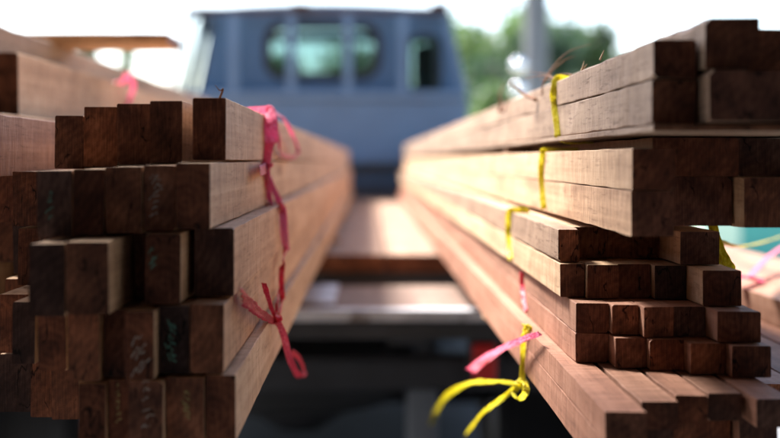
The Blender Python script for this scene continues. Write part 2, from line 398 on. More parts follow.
# ---- yellow-tied stack
GR = 'battens in the stack tied with yellow raffia'
rows_r = [
 ('top', [(.160, .1845, .046, .068, .612, 'side2', 'upper of two thin pale battens in the top row, under the yellow ribbon loop', 0),
          (.186, .2160, .0505, .079, .600, 'side2', 'blackened rounded slab end on top of the stack beside the corner batten', .0045),
          (.2175, .262, .0505, .0755, .625, 'side2', 'round-edged slab on top, second in from the corner batten', .005)]),
 ('second', [(.160, .1845, .020, .0455, .6135, 'side2', 'lower of two thin pale battens in the top row, carrying the ribboned one', 0),
          (.186, .2350, .021, .0497, .595, 'side2', 'broad brown slab end beneath the blackened rounded slab', .005),
          (.2365, .300, .020, .0500, .635, 'side2', 'broad slab at the outer side beneath the round-edged slab', .004)]),
 ('third', [(.160, .1865, -.0185, .0073, .661, 'side', 'pale batten directly under the thin plank, upper of its tied pair', 0),
          (.188, .2450, -.0110, .0148, .720, 'side', 'dark recessed board under the thin plank, beside the upper tied pair batten', 0),
          (.2465, .3050, -.0110, .0150, .730, 'side', 'outermost recessed board right under the thin plank', 0)]),
 ('fourth', [(.160, .1865, -.0470, -.0190, .664, 'side', 'pale batten with broken lower edge, lower of the tied pair under the thin plank', 0),
          (.188, .2450, -.0450, -.0112, .735, 'side', 'dark recessed board beside the batten with the broken lower edge', .003),
          (.2465, .3050, -.0450, -.0112, .715, 'side', 'outermost overhanging board above the open gap', 0)]),
 ('fifth', [(.140, .1558, -.0755, -.0515, .806, 'side2', 'small grey-brown batten with a knotted corner under the overhanging pair', 0),
          (.1562, .2232, -.0755, -.0515, .835, 'side', 'wide board end tucked back behind the small knotted batten', 0),
          (.2235, .2515, -.0755, -.0515, .780, 'side', 'batten beside the yellow ribbon tail at the outer side of the fifth row', 0)]),
 ('sixth', [(.140, .1580, -.1010, -.0765, .798, 'side', None, 0), (.1584, .1815, -.1010, -.0765, .790, 'side', None, 0), (.1817, .2060, -.1010, -.0762, .795, 'side', None, 0),
          (.2064, .2296, -.1010, -.0765, .786, 'side', None, 0), (.2300, .2565, -.1010, -.0762, .748, 'side', None, 0)]),
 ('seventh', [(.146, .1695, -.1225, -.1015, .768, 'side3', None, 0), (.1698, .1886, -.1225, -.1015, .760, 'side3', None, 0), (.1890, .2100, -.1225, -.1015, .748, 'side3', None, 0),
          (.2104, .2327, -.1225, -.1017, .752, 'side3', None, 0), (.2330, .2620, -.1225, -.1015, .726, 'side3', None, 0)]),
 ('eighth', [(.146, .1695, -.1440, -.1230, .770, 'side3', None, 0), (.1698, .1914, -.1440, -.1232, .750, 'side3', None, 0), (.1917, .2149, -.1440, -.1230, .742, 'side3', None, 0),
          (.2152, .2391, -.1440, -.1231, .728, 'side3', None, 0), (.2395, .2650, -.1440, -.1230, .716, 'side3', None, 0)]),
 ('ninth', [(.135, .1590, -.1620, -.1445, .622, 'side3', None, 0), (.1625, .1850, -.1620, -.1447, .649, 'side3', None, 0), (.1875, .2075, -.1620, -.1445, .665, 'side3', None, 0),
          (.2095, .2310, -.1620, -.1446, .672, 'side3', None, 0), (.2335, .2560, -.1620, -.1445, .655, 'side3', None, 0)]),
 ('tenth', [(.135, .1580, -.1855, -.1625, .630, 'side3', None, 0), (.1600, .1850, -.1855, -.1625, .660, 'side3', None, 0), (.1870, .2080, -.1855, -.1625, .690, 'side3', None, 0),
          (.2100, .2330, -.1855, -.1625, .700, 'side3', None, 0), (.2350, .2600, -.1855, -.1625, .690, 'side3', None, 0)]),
]
for rn_, items in rows_r:
    for k, (x0, x1, h0, h1, y0, mt, lab, wane) in enumerate(items):
        lab = lab or f'sawn batten, {ORD[k]} from the gap in the {rn_} row of the yellow-tied stack'
        ob = batten(x0, x1, h0, h1, y0, FAR+random.uniform(-.06, .25), lab, GR, mats=(mt, 'end'), wane=wane, rough=.0011 if mt == 'side2' else .0005, ch=.0006 if mt == 'side2' else .00035)
batten(.1575, .3020, .0158, .0196, .600, FAR, 'thin plank whose pale edge juts out below the top rows of the yellow-tied stack', None, name='thin_plank', cat='plank', mats=('side2', 'end2'))
# laths that keep the tiers apart
for y in (1.3, 2.9, 4.5):
    for h0, h1, x0, x1, w in ((.0076, .0155, .162, .187, 'below the thin plank'), (-.0512, -.0473, .162, .25, 'below the overhanging tied pair'), (-.1897, -.1858, .136, .262, 'between the lowest row and the bed planks')):
        bm = bx(x0, x1, y-.015, y+.015, H+h0, H+h1)
        tag(link('spacer_lath', bm, M['side']), f'short lath lying crosswise {w} in the yellow-tied stack', 'lath', f'laths lying crosswise {w}')
for y in (2.5, 3.6, 4.8):
    tag(link('spacer_beam', bx(-.51, -.07, y-.02, y+.02, H-.1897, H-.1712+sag(.3)), M['side']), 'short bearer lying crosswise under the pink-tied stack', 'bearer', 'bearers under the pink-tied stack')

# ---- outer stack in the light at the far side of the yellow-tied one
GO = 'boards in the low outer stack'
for k, (x0, x1, y0) in enumerate([(.274, .318, .80), (.320, .369, .84)]):
    batten(x0, x1, -.1890, -.1655, y0, 4.9, f'pale board of the lowest layer, {ORD[k]} outward from the side of the yellow-tied stack', GO, name='wood_board', cat='board', mats=('side3', 'end'))
for k, (x0, x1, h0, h1, y0) in enumerate([(.372, .432, -.1890, -.1655, .92), (.434, .500, -.1890, -.1655, 1.0), (.502, .570, -.1890, -.1655, 1.05),
                                          (.402, .455, -.1650, -.1380, .90), (.457, .515, -.1650, -.1380, .95), (.517, .572, -.1650, -.1380, .97)]):
    batten(x0, x1, h0, h1, y0, 4.9, f'fresh orange-brown board in the {"lower" if k < 3 else "upper"} layer, {ORD[k % 3]} outward of the three beside the pale boards', GO, name='wood_board', cat='board', mats=('side3', 'end'))

# ------------------------------------------------------------------ raffia ribbons
def ribbon_bm(bm, pts, width, nrm=(.25, 1, .12), twist=0.0, pleat=.0007, seed=0, n=9, seg=7):
    q = catmull(pts, seg); ds = frame_dirs(q); rn = random.Random(seed); ph = rn.uniform(0, 99); rows = []
    nrm = Vector(nrm)
    L = len(q)
    for i, (p, d) in enumerate(zip(q, ds)):
        t = i/(L-1)
        w = width(t) if callable(width) else width
        s = d.cross(nrm)
        if s.length < .15: s = d.cross(Vector((0, 0, 1)))
        s.normalize(); u = s.cross(d).normalized()
        a = twist*t + .5*noise.noise(Vector((t*4, ph, 0)))*(1 if twist else .3)
        s, u = s*math.cos(a)+u*math.sin(a), u*math.cos(a)-s*math.sin(a)
        w *= 1+.18*noise.noise(Vector((t*9, ph, 3)))
        rows.append([bm.verts.new(p + s*w*(k/(n-1)-.5) + u*(pleat*(1 if k % 2 else -1)*(.6+.8*noise.noise(Vector((t*7, k*2.2, ph)))) + pleat*1.2*noise.noise(Vector((t*22, k*.9, ph))))) for k in range(n)])
    for a, b in zip(rows, rows[1:]):
        for k in range(n-1): bm.faces.new([a[k], a[k+1], b[k+1], b[k]])
def knot(bm, c, r, seed):
    rn = random.Random(seed)
    for j in range(3):
        ax = Vector((rn.uniform(-1, 1), rn.uniform(-1, 1), rn.uniform(-1, 1))).normalized(); s = ax.orthogonal().normalized(); u = ax.cross(s)
        pts = [c + r*(math.cos(a)*s*rn.uniform(.7, 1.1) + math.sin(a)*u*rn.uniform(.7, 1.1)) for a in [k*math.pi/3 for k in range(7)]]
        ribbon_bm(bm, pts, r*.95, ax, 1.2, r*.12, seed+j, 5, 4)
def ribbon(name, strands, mat, label, group, knots=(), parent=None):
    bm = bmesh.new()
    for i, s in enumerate(strands):
        pts, w = s[0], s[1]; kw = s[2] if len(s) > 2 else {}
        kw.setdefault('seed', hash(label) % 97 + i) if False else kw.setdefault('seed', len(label)*3+i)
        ribbon_bm(bm, pts, w, **kw)
    for i, (c, r) in enumerate(knots): knot(bm, c, r, 11+i)
    o = link(name, bm, M[mat], parent, smooth=True)
    sm = o.modifiers.new('thickness', 'SOLIDIFY'); sm.thickness = .00018
    if label: tag(o, label, 'ribbon', group)
    return o
def Pf(px, py, X, lift=.0012):      # a point on the long side face at X, just off the wood, under a pixel
    y = X*F/(px-370); v = P(px, py, y); v.x += (-lift if X > 0 else lift); return v
XL = -.0960
G1 = 'raffia ties on the pink-tied stack'; G2 = 'raffia ties on the yellow-tied stack'
zt = H+.0425+.001
def onx(px, py, X, lift=.0012): return Pf(px, py, X, lift)
# pink bow on the top rows
y0 = XL*F/(266-370)
top = [Vector((-.130, y0+.004, zt+.0005)), Vector((-.112, y0+.002, zt+.001)), Vector((XL+.0005, y0, zt+.002)), onx(265, 112, XL, .004), onx(264, 126, XL, .006), onx(265, 140, XL, .005), onx(264, 152, XL, .004), onx(263, 166, XL, .003)]
loop = [onx(266, 111, XL, .004), onx(273, 118, XL, .010), onx(281, 135, XL, .013), onx(290, 151, XL, .010), onx(287, 157, XL, .009), onx(279, 156, XL, .006), onx(275, 150, XL, .005), onx(274, 136, XL, .005), onx(272, 122, XL, .004)]
dn1 = [onx(262, 165, XL, .003), onx(265, 176, XL, .003), onx(270, 190, XL, .004), onx(273, 202, XL, .007), onx(277, 210, -.0850, .005), onx(280, 232, -.0850, .004), onx(282, 252, -.0850, .004)]
dn2 = [onx(264, 170, XL, .002), onx(266, 190, XL, .0022), onx(268, 203, XL, .003), onx(275, 208, XL, .003)]
tab = [onx(250, 171, XL, .008), onx(257, 170, XL, .005), onx(264, 167, XL, .003)]
ribbon('raffia_ribbon', [(top, lambda t: .0080+.0070*math.sin(math.pi*min(1,max(0,(t-.30)/.6))), dict(pleat=.0009)), (loop, .0056, dict(twist=1.2, pleat=.0008)), (dn1, .0078, dict(twist=1.0, pleat=.0008)), (dn2, .0055), (tab, .009, dict(nrm=(1, 0, .1)))],
       'pink', 'pink raffia bow with one loop tied over the corner of the top row', G1, [(onx(263, 166, XL, .004), .0042)])
# red strand going on down to a second knot
XQ = -.0815
r1 = [onx(282, 246, -.0850, .003), onx(280, 256, -.0850, .004), onx(277, 266, -.0850, .005), onx(276, 282, -.0862, .005), onx(276, 300, -.0862, .006), onx(271, 316, -.0862, .007)]
r2 = [onx(259, 283, -.0862, .004), onx(261, 298, -.0862, .006), onx(266, 316, -.0862, .007)]
fl = [onx(236, 296, -.0862, .004), onx(243, 305, -.0862, .006), onx(253, 314, -.0862, .007), onx(265, 321, -.0862, .007)]
r3 = [onx(268, 321, -.084, .008), onx(273, 335, XQ, .009), onx(276, 355, XQ, .011), onx(282, 370, XQ, .012), onx(289, 377, XQ, .012), onx(293, 370, XQ, .012), onx(288, 358, XQ, .011), onx(279, 352, XQ, .011)]
r4 = [onx(270, 320, -.084, .004), onx(273, 300, -.084, .004), onx(277, 290, -.0862, .002)]
ribbon('raffia_ribbon', [(r1, .0055), (r2, .0045), (fl, lambda t: .0125-.0065*t, dict(pleat=.0012, nrm=(1, .1, .15))), (r3, .0060, dict(twist=1.6, pleat=.0008)), (r4, .0034)],
       'redr', 'red raffia knot with a frayed flag and dangling loop on the fourth row', G1, [(onx(268, 320, -.084, .006), .0048)])
# pink strand over the large top board
ribbon('raffia_ribbon', [([Vector((-.438, 1.66, H+.117)), Vector((-.420, 1.645, H+.1155)), Vector((-.374, 1.63, H+.1155)), P(124, 75, 1.62)+Vector((.004, 0, 0)), P(131, 86, 1.625)+Vector((.004, 0, 0)), Vector((-.3690, 1.64, H+.075)), Vector((-.3690, 1.65, H+.045))], .007)],
       'pink', 'pink raffia strand strapped over the large pale board', G1)
# yellow ties
XA = .160
yA = XA*F/(556-370)
ribbon('raffia_ribbon', [([Vector((.184, yA+.01, H+.0695)), Vector((.172, yA+.006, H+.0700)), Vector((.1615, yA+.002, H+.0700)), Pf(556.5, 92, XA, .0025), Pf(556.5, 102, XA, .0022), Pf(558, 118, XA, .0018), Pf(560, 137, XA, .0018)], .0058, dict(nrm=(.6, 1, .1))),
       ([Pf(560, 137, XA, .0015), Vector((.165, .915, H+.0147)), Vector((.185, .90, H+.0145))], .004, dict(nrm=(0, 0, 1)))],
       'yellow', 'yellow raffia loop over the top pair of the yellow-tied stack', G2)
ribbon('raffia_ribbon', [([Vector((.190, .975, H+.0082)), Vector((.176, .985, H+.0082)), Vector((.1605, .990, H+.0085)), Pf(545, 154, XA, .0020), Pf(543.5, 165, XA, .0018), Pf(544, 185, XA, .0018), Pf(546, 209, XA, .0016)], .0062, dict(nrm=(.6, 1, .1)))],
       'yellow', 'yellow raffia band round the tied pair under the thin plank', G2)
XC = .140
ribbon('raffia_ribbon', [([Vector((.155, 1.055, H-.0503)), Vector((.148, 1.062, H-.0500)), Vector((.1405, 1.066, H-.0500)), Pf(511, 213, XC, .002), Pf(510, 228, XC, .0016), Pf(511, 244, XC, .0016), Pf(513, 260, XC, .0016)], .0066, dict(nrm=(.6, 1, .1)))],
       'yellow', 'yellow raffia band round the small knotted batten and the one below', G2)
ribbon('raffia_ribbon', [([Pf(523.5, 272, .146, .0016), Pf(524, 285, .146, .0018), Pf(526, 300, .146, .0018), Pf(528, 312, .146, .0016)], .0045, dict(nrm=(.5, 1, .1)))],
       'redr', 'short red raffia strand on the side of the seventh row', G2)
XG = .135
yk = XG*F/(527-370)
ribbon('raffia_ribbon', [([Pf(524, 326, XG, .004)+Vector((.003, 0, .0005)), Pf(530, 329, XG, .002)+Vector((.002, 0, 0)), Pf(527, 336, XG, .003), Pf(526, 350, XG, .0025), Pf(526, 366, XG, .003), Pf(527, 386, XG, .004)], .0046),
       ([Pf(527, 384, XG, .006), Pf(512, 381, XG, .016), Pf(494, 383, XG, .026), Pf(476, 392, XG, .032), Pf(462, 406, XG, .034), Pf(450, 425, XG, .034)], lambda t: .0058+.004*math.sin(3*t), dict(nrm=(.1, 1, .1), twist=.5, pleat=.0008)),
       ([Pf(525, 384, XG, .006), Pf(516, 397, XG, .012), Pf(502, 411, XG, .018), Pf(491, 424, XG, .020), Pf(484, 433, XG, .020)], lambda t: .0050+.003*t, dict(nrm=(.2, 1, .3), twist=1.0, pleat=.0008)),
       ([Pf(526, 382, XG, .005), Pf(533, 384, XG, .006), Pf(535, 393, XG, .008), Pf(529, 399, XG, .009), Pf(523, 392, XG, .008), Pf(526, 385, XG, .006)], .006, dict(nrm=(.2, 1, .3), pleat=.0009))],
       'yellow', 'yellow raffia with two long tails knotted on the lowest visible rows', G2, [(Pf(527, 384, XG, .005), .0045), (Pf(527, 330, XG, .002)+Vector((.003, 0, 0)), .0035)])
ribbon('raffia_ribbon', [([Pf(545, 333, XG, .004), Pf(535, 338, XG, .008), Pf(520, 347, XG, .014), Pf(506, 358, XG, .020), Pf(492, 371, XG, .024)], lambda t: .0045+.006*t, dict(nrm=(.3, 1, .35), pleat=.0010))],
       'pink', 'bright pink raffia tag sticking out above the yellow knot', G2)
# ribbon ends on the outer side
xo = .2665
ribbon('raffia_ribbon', [([P(712, 223, .83), P(716, 236, .826), P(721, 250, .822), P(727, 262, .818), P(731, 268, .816), P(724, 271, .816), P(718, 262, .82), P(716, 248, .826)], .0065, dict(pleat=.0012, nrm=(.2, 1, 0)))],
       'yellow', 'crumpled yellow raffia tail hanging at the outer side of the fifth row', G2)
ribbon('raffia_ribbon', [([P(716, 240, .90), P(732, 245, 1.0), P(750, 245, 1.15), P(770, 240, 1.25), P(800, 230, 1.35)], .010, dict(nrm=(.1, .6, 1)))],
       'yellow', 'taut yellow raffia strand crossing above the low outer stack', G2)
ribbon('raffia_ribbon', [([P(733, 275, 1.16), P(748, 277, 1.19), P(757, 268, 1.25), P(768, 257, 1.31), P(784, 246, 1.39)], .010, dict(nrm=(.1, .6, 1))), ([P(748, 277, 1.19), P(764, 281, 1.2)], .008, dict(nrm=(.1, .6, 1)))],
       'pink', 'pink raffia strand lying over the low outer stack', G2)

# ------------------------------------------------------------------ torn fibres and splinters
def fibres(name, strands, mat, label, group):
    bm = bmesh.new()
    for pts, r in strands:
        q = catmull(pts, 7); L = len(q); tube(bm, q, [r*(1-.8*i/(L-1)) for i in range(L)], 5)
    tag(link(name, bm, M[mat], smooth=True), label, 'splinters', group)
FB = lambda px, py, X=.165, d=0: P(px, py, X*F/(530-370)+d)
fibres('wood_fibres', [
  ([P(542, 96, 1.0), P(543, 84, 1.0), P(549, 72, .995), P(560, 59, .99), P(572, 50, .985), P(591, 44, .98)], .0008),
  ([P(543, 84, 1.0), P(552, 71, 1.0), P(565, 60, 1.0), P(575, 56, 1.0)], .0008),
  ([P(557, 82, .96), P(549, 75, .98), P(540, 73, .99), P(529, 72, 1.0)], .0008),
  ([P(557, 80, .96), P(545, 76, .98), P(532, 77, 1.0), P(522, 80, 1.01)], .0008),
  ([P(557, 82, .96), P(549, 80, .97), P(539, 79, .98)], .0008)],
  'fibre', 'curling brown wood fibres torn up beside the yellow loop', 'torn fibres on the yellow-tied stack')
fibres('wood_splinter', [([P(536, 100, 1.03), P(524, 94, 1.05), P(514, 86, 1.06), P(508, 82, 1.06)], .0020)], 'fibre', 'thick dark splinter lifting off the top edge beyond the fibres', 'torn fibres on the yellow-tied stack')
fibres('wood_splinter', [([P(499, 112, 1.25), P(501, 102, 1.25), P(500, 94, 1.25), P(504, 84, 1.25)], .0024), ([P(503, 112, 1.25), P(506, 104, 1.26), P(509, 98, 1.26)], .002)], 'fibre', 'blurred tuft of orange-brown splinters further along the top edge', 'torn fibres on the yellow-tied stack')
fibres('wood_splinter', [([P(581, 72, .86), P(583, 66, .86), P(584, 61, .86)], .0008), ([P(581, 72, .86), P(587, 64, .86)], .0009)], 'fibre_pale', 'tiny forked pale sliver standing on the top edge nearer than the yellow loop', 'torn fibres on the yellow-tied stack')
fibres('wood_splinter', [([P(600, 60, .79), P(603, 53, .79), P(604, 50, .79)], .0008)], 'fibre_pale', 'lone pale sliver on the top edge closest to the blackened slab', 'torn fibres on the yellow-tied stack')
fibres('wood_splinter', [([P(575, 77, .90), P(569, 74, .91), P(559, 74, .93)], .0008)], 'fibre', 'short brown fibre lying across the yellow loop', 'torn fibres on the yellow-tied stack')
fibres('wood_splinter', [([Vector((-.1020, .735, H+.0420)), P(223, 89, .735), P(220, 90.5, .735), P(215, 85, .735)], .0009)], 'fibre', 'single thin splinter poking up from the corner batten of the pink-tied stack', None)
fibres('wood_splinter', [([P(552, 211, .955), P(557, 213, .945), P(561, 215, .93)], .0009), ([P(557, 213, .945), P(563, 212, .93)], .0006)], 'fibre', 'orange sliver on the broken lower edge of the tied pair', None)

# ------------------------------------------------------------------ the truck
TX = -.222; YC = 5.35; s = YC/F
def cx(px): return (px-370)*s
def ch(py): return H+(160-py)*s
truck = empty('flatbed_truck', (TX, YC, 0)); tag(truck, 'faded blue flatbed pickup truck loaded with sawn timber, seen from its tail', 'truck')
def tp(name, bm, mat, parent=None, **k):
    bmesh.ops.translate(bm, verts=bm.verts, vec=(-TX, -YC, 0)) if parent is None or parent in made else None
    o = link(name, bm, mat, parent or truck, **k); made.add(o) if parent is None else None
    return o
made = set()
def W(Mt): return Matrix.Translation((-TX, -YC, 0)) @ Mt
def PL(y): return W(Matrix.Translation((0, y, 0)) @ Matrix.Rotation(R(90), 4, 'X'))
yb = YC+.10
# cab rear wall with three openings
out = [(cx(168), ch(200)), (cx(167), ch(120)), (cx(171), ch(96)), (cx(188), ch(16)), (cx(192), ch(9)), (cx(200), ch(6)), (cx(320), ch(3)), (cx(438), ch(6)), (cx(446), ch(9)), (cx(450), ch(18)), (cx(466), ch(96)), (cx(470), ch(120)), (cx(468), ch(200))]
winc = round_rect(cx(262), cx(381), ch(78), ch(20), .10)
def slot(pxa, pya, pxb, pyb, w, r=.03):
    a = Vector((cx(pxa), ch(pya))); b_ = Vector((cx(pxb), ch(pyb))); hw = w*s/2; pts = []
    for k in range(9): t = R(180*k/8); pts.append((a.x+hw*math.cos(t), a.y+hw*math.sin(t)))
    for k in range(9): t = R(180+180*k/8); pts.append((b_.x+hw*math.cos(t), b_.y+hw*math.sin(t)))
    return pts
wl = slot(199, 24, 187, 84, 21); wr = round_rect(cx(409), cx(442), ch(92), ch(33), .05)
cab = plate('cab_rear_wall', [out, winc, wl, wr], .012, M['blue'], truck, PL(yb))
def offs(lp, d):
    c = Vector((sum(p[0] for p in lp)/len(lp), sum(p[1] for p in lp)/len(lp))); o = []
    n = len(lp)
    for i in range(n):
        a = Vector(lp[i-1]); b_ = Vector(lp[(i+1) % n]); t = (b_-a); nn = Vector((t.y, -t.x)).normalized(); o.append((lp[i][0]+nn.x*d, lp[i][1]+nn.y*d))
    return o
for lp, gk in ((winc, .036), (wl, .006), (wr, .014)):
    w_ = plate('rear_window', [lp], .004, M['glass' if lp is wl else 'tinted'], truck, PL(yb))
    gsk = plate('gasket', [offs(lp, .004), offs(lp, -gk)], .022, M['rubber'], w_, PL(yb))
# side walls of the cab
for sgn, pb, ptop in ((-1, 167, 192), (1, 470, 446)):
    o = [(0, -.75), (1.45, -.75), (1.45, .02), (1.25, .05), (.72, .74), (0.0, .755)]
    wn = [(.16, .10), (1.12, .10), (.66, .66), (.16, .68)]
    xb = cx(pb); tilt = math.atan2((cx(ptop)-xb), (ch(6)-ch(100)))
    Mt = W(Matrix.Translation((xb, yb+.008, H)) @ Matrix.Rotation(tilt*0.85, 4, 'Y') @ Matrix(((0, 0, 1, 0), (1, 0, 0, 0), (0, 1, 0, 0), (0, 0, 0, 1))))
    sd = plate('cab_door', [o, wn], .03, M['blue'], truck, Mt)
# roof, dash, windscreen frame, bonnet
bm = bmesh.new(); rows = []
for j in range(9):
    y = yb+.0+.72*j/8; row = []
    for i in range(17):
        u = i/16*2-1; x = (cx(192)+cx(446))/2+u*(cx(446)-cx(192))/2
        row.append(bm.verts.new((x, y, ch(7)+.045*(1-u*u)*math.sin(math.pi*min(1, .25+j/8*.6))-.004*j*.2)))
    rows.append(row)
for a, b_ in zip(rows, rows[1:]):
    for k in range(16): bm.faces.new([a[k], a[k+1], b_[k+1], b_[k]])
bmesh.ops.solidify(bm, geom=bm.faces[:], thickness=.02)
tp('cab_roof', bm, M['blue'], smooth=True)
bm = bmesh.new(); box(bm, cx(172), cx(466), yb+1.15, yb+1.25, .35, H+.04, .01); tp('dashboard', bm, M['rubber'])
bm = bmesh.new(); box(bm, cx(170), cx(468), yb+1.25, yb+2.1, .40, H-.02, .05); tp('bonnet', bm, M['blue'])
wsM = W(Matrix.Translation((0, yb+1.22, H+.04)) @ Matrix.Rotation(R(38), 4, 'X') @ Matrix.Rotation(R(90), 4, 'X'))
wo = [(cx(174), 0), (cx(464), 0), (cx(446), .86), (cx(192), .86)]; wi = [(cx(183), .05), (cx(455), .05), (cx(438), .81), (cx(200), .81)]
wsf = plate('windscreen_frame', [wo, wi], .03, M['blue'], truck, wsM); plate('windscreen', [wi], .004, M['glass'], wsf, wsM)
for xc in (TX-.33, TX+.33):
    bm = bmesh.new(); box(bm, xc-.22, xc+.22, yb+.14, yb+.26, .75, H+.34, .04); tp('seat_backrest', bm, M['seat'])
bm = bmesh.new(); box(bm, cx(416), cx(440), yb+.16, yb+.24, H+.33, H+.60, .03); tp('headrest', bm, M['tan'])
bm = bmesh.new(); tube(bm, [(TX-.35+.17*math.cos(a), yb+.95+.05*math.sin(a), H+.10+.16*math.sin(a)) for a in [k*math.pi/10 for k in range(21)]], .012); tp('steering_wheel', bm, M['rubber'])
# headboard guard behind the cab
yg = YC+.02
bm = bmesh.new()
box(bm, cx(186), cx(449), yg-.02, yg+.02, ch(13), ch(7), .004)
tp('guard_top_rail', bm, M['rust'])
bm = bmesh.new(); box(bm, cx(170), cx(466), yg-.025, yg+.025, ch(99), ch(91), .005); tp('guard_rail', bm, M['bluegrey'])
for a in (233, 291, 348, 403):
    bm = bmesh.new(); box(bm, cx(a-4.5), cx(a+4.5), yg-.018, yg+.018, ch(91)+.001, ch(13)-.001, .003); tp('guard_post', bm, M['bluegrey'])
for xa, xt, hw in ((170, 188, 1.6), (464, 446, 3.2)):
    bm = bmesh.new(); w = hw*s
    vs = [bm.verts.new(v) for v in ((cx(xa)-w, yg-.018, ch(91)), (cx(xa)+w, yg-.018, ch(91)), (cx(xt)+w, yg-.018, ch(13)), (cx(xt)-w, yg-.018, ch(13)))]
    f = bm.faces.new(vs); r_ = bmesh.ops.extrude_face_region(bm, geom=[f]); bmesh.ops.translate(bm, verts=[v for v in r_['geom'] if isinstance(v, bmesh.types.BMVert)], vec=(0, .036, 0)); bmesh.ops.recalc_face_normals(bm, faces=bm.faces)
    tp('guard_post', bm, M['bluegrey'])
bm = bmesh.new(); box(bm, cx(166), cx(468), yg-.012, yg+.012, ch(163), ch(99)-.001, .003); tp('guard_panel', bm, M['bluegrey'])
bm = bmesh.new(); box(bm, cx(166), cx(468), yg-.03, yg+.03, H-.19, H-.115, .004); tp('guard_foot_beam', bm, M['chassis'])
for a in (300, 440):
    bm = bmesh.new(); box(bm, cx(a-9), cx(a+9), yg-.05, yg+.05, ch(7)+.001, ch(3), .008); tp('guard_bracket', bm, M['rust'])
for z0, z1, y0_, y1_, nm in ((.34, .38, yb+.02, yb+1.25, 'cab_floor'), (.30, H-.05, yb+1.16, yb+1.2, 'firewall')):
    bm = bmesh.new(); box(bm, cx(172), cx(466), y0_, y1_, z0-.001, z1); tp(nm, bm, M['chassis'])
bm = bmesh.new(); box(bm, TX-.3, TX+.3, yb+.5, yb+1.7, .22, .338, .03); tp('engine_sump', bm, M['dark'])
bm = bmesh.new(); box(bm, TX-.72, TX+.72, yb+2.1, yb+2.2, .22, .62, .04); tp('front_bumper', bm, M['dark'])
bm = bmesh.new(); box(bm, TX-.26, TX+.20, 3.9, 4.5, .30, .52, .04); tp('fuel_tank', bm, M['chassis'])
swt = bmesh.new(); tube(swt, [(TX+.02, 2.80, .40), (TX+.02, 2.80, .43), (TX+.02, 2.80, .53), (TX+.02, 2.80, .56)], [.27, .315, .315, .27], 40); swo = tp('spare_wheel', swt, M['rubber'])  # spare wheel added to block lit ground beneath the bed
bm = bmesh.new(); tube(bm, [(TX+.02, 2.80, .37), (TX+.02, 2.80, .399)], .16, 24); bmesh.ops.translate(bm, verts=bm.verts, vec=(-TX, -YC, 0)); link('rim', bm, M['chassis'], swo)
bm = bmesh.new(); tube(bm, [(TX+.02, 2.80, .561), (TX+.02, 2.80, H-.262)], .012, 8); tp('spare_wheel_hanger', bm, M['dark'])  # carries the added blocking wheel
# mirror
bm = bmesh.new(); box(bm, cx(468), cx(482), yb+1.0, yb+1.06, ch(118), ch(76), .025); mr = tp('door_mirror', bm, M['pale'], smooth=False)
# flat bed of planks
xL, xR = TX-.78, TX+.84
n = 11; wpl = (xR-xL)/n
for i in range(n):
    a = xL+i*wpl; bm = batten_mesh(wpl-.003, .034, YC-.03-2.17, seed=400+i, skew=0)
    bmesh.ops.translate(bm, verts=bm.verts, vec=(a+wpl/2, 2.17, H-.190-.034)); tp('bed_plank', bm, [M['bedwood'], M['end2']])
bm = bmesh.new(); box(bm, xL, xR, 2.172, 2.23, H-.262, H-.226, .004); tp('bed_end_beam', bm, M['chassis'])
for y in (2.8, 3.5, 4.2, 4.9):
    bm = bmesh.new(); box(bm, xL, xR, y, y+.06, H-.262, H-.226, .004); tp('bed_cross_beam', bm, M['chassis'])
for a in (xL-.035, xR+.003):
    bm = bmesh.new(); box(bm, a, a+.032, 2.18, YC-.05, H-.25, H-.04, .005); tp('side_board', bm, M['blue'])
for a in (xL+.04, xR-.07):  # skirts added to keep sun off the ground under the bed
    for y0_, y1_ in ((2.36, 2.78), (3.62, 5.25)):
        bm = bmesh.new(); box(bm, a, a+.03, y0_, y1_, .24, H-.263, .006); tp('side_guard', bm, M['chassis'])
# lowered tailgate
tg = bmesh.new(); box(tg, xL+.02, xR-.02, 1.79, 2.13, H-.268, H-.2465, .003); tgo = tp('tailgate', tg, M['gatewood'])
def sub(name, bm, mat, par): bmesh.ops.translate(bm, verts=bm.verts, vec=(-TX, -YC, 0)); return link(name, bm, mat, par)
sub('rim', bx(xL+.02, xR-.02, 1.757, 1.788, H-.262, H-.2435, bev=.003), M['pale'], tgo)
sub('rim', bx(xL+.02, xR-.02, 1.763, 1.782, H-.292, H-.2635, bev=.003), M['dark'], tgo)
bm = bmesh.new(); box(bm, -.125, -.060, 1.83, 2.10, H-.2460, H-.2400, .002); sub('strap_plate', bm, M['pale'], tgo)
for hx in (-.6, -.1, .3):
    bm = bmesh.new(); tube(bm, [(hx, 2.15, H-.262), (hx+.12, 2.15, H-.262)], .012); sub('hinge', bm, M['dark'], tgo)
# running gear
for a in (TX-.34, TX+.26):
    bm = bmesh.new(); box(bm, a, a+.07, 2.24, 6.9, H-.385, H-.2625, .006); tp('chassis_rail', bm, M['chassis'])
bm = bmesh.new(); box(bm, TX-.26, TX+.25, 2.30, 2.36, H-.37, H-.29, .006); tp('rear_cross_member', bm, M['dark'])
bm = bmesh.new(); box(bm, TX-.68, TX+.68, 2.20, 2.26, H-.47, H-.40, .012); tp('rear_bumper_bar', bm, M['dark'])
for a in (TX-.30, TX+.26):
    bm = bmesh.new(); box(bm, a, a+.03, 2.262, 2.29, H-.47, H-.386, .004); tp('bumper_bracket', bm, M['dark'])
bm = bmesh.new(); tube(bm, [(TX-.62, 3.2, .33), (TX-.2, 3.2, .33), (TX-.12, 3.2, .33), (TX-.03, 3.2, .33), (TX+.06, 3.2, .33), (TX+.14, 3.2, .33), (TX+.2, 3.2, .33), (TX+.62, 3.2, .33)], [.045, .05, .08, .13, .13, .08, .05, .045], 16); tp('rear_axle', bm, M['chassis'], smooth=True)
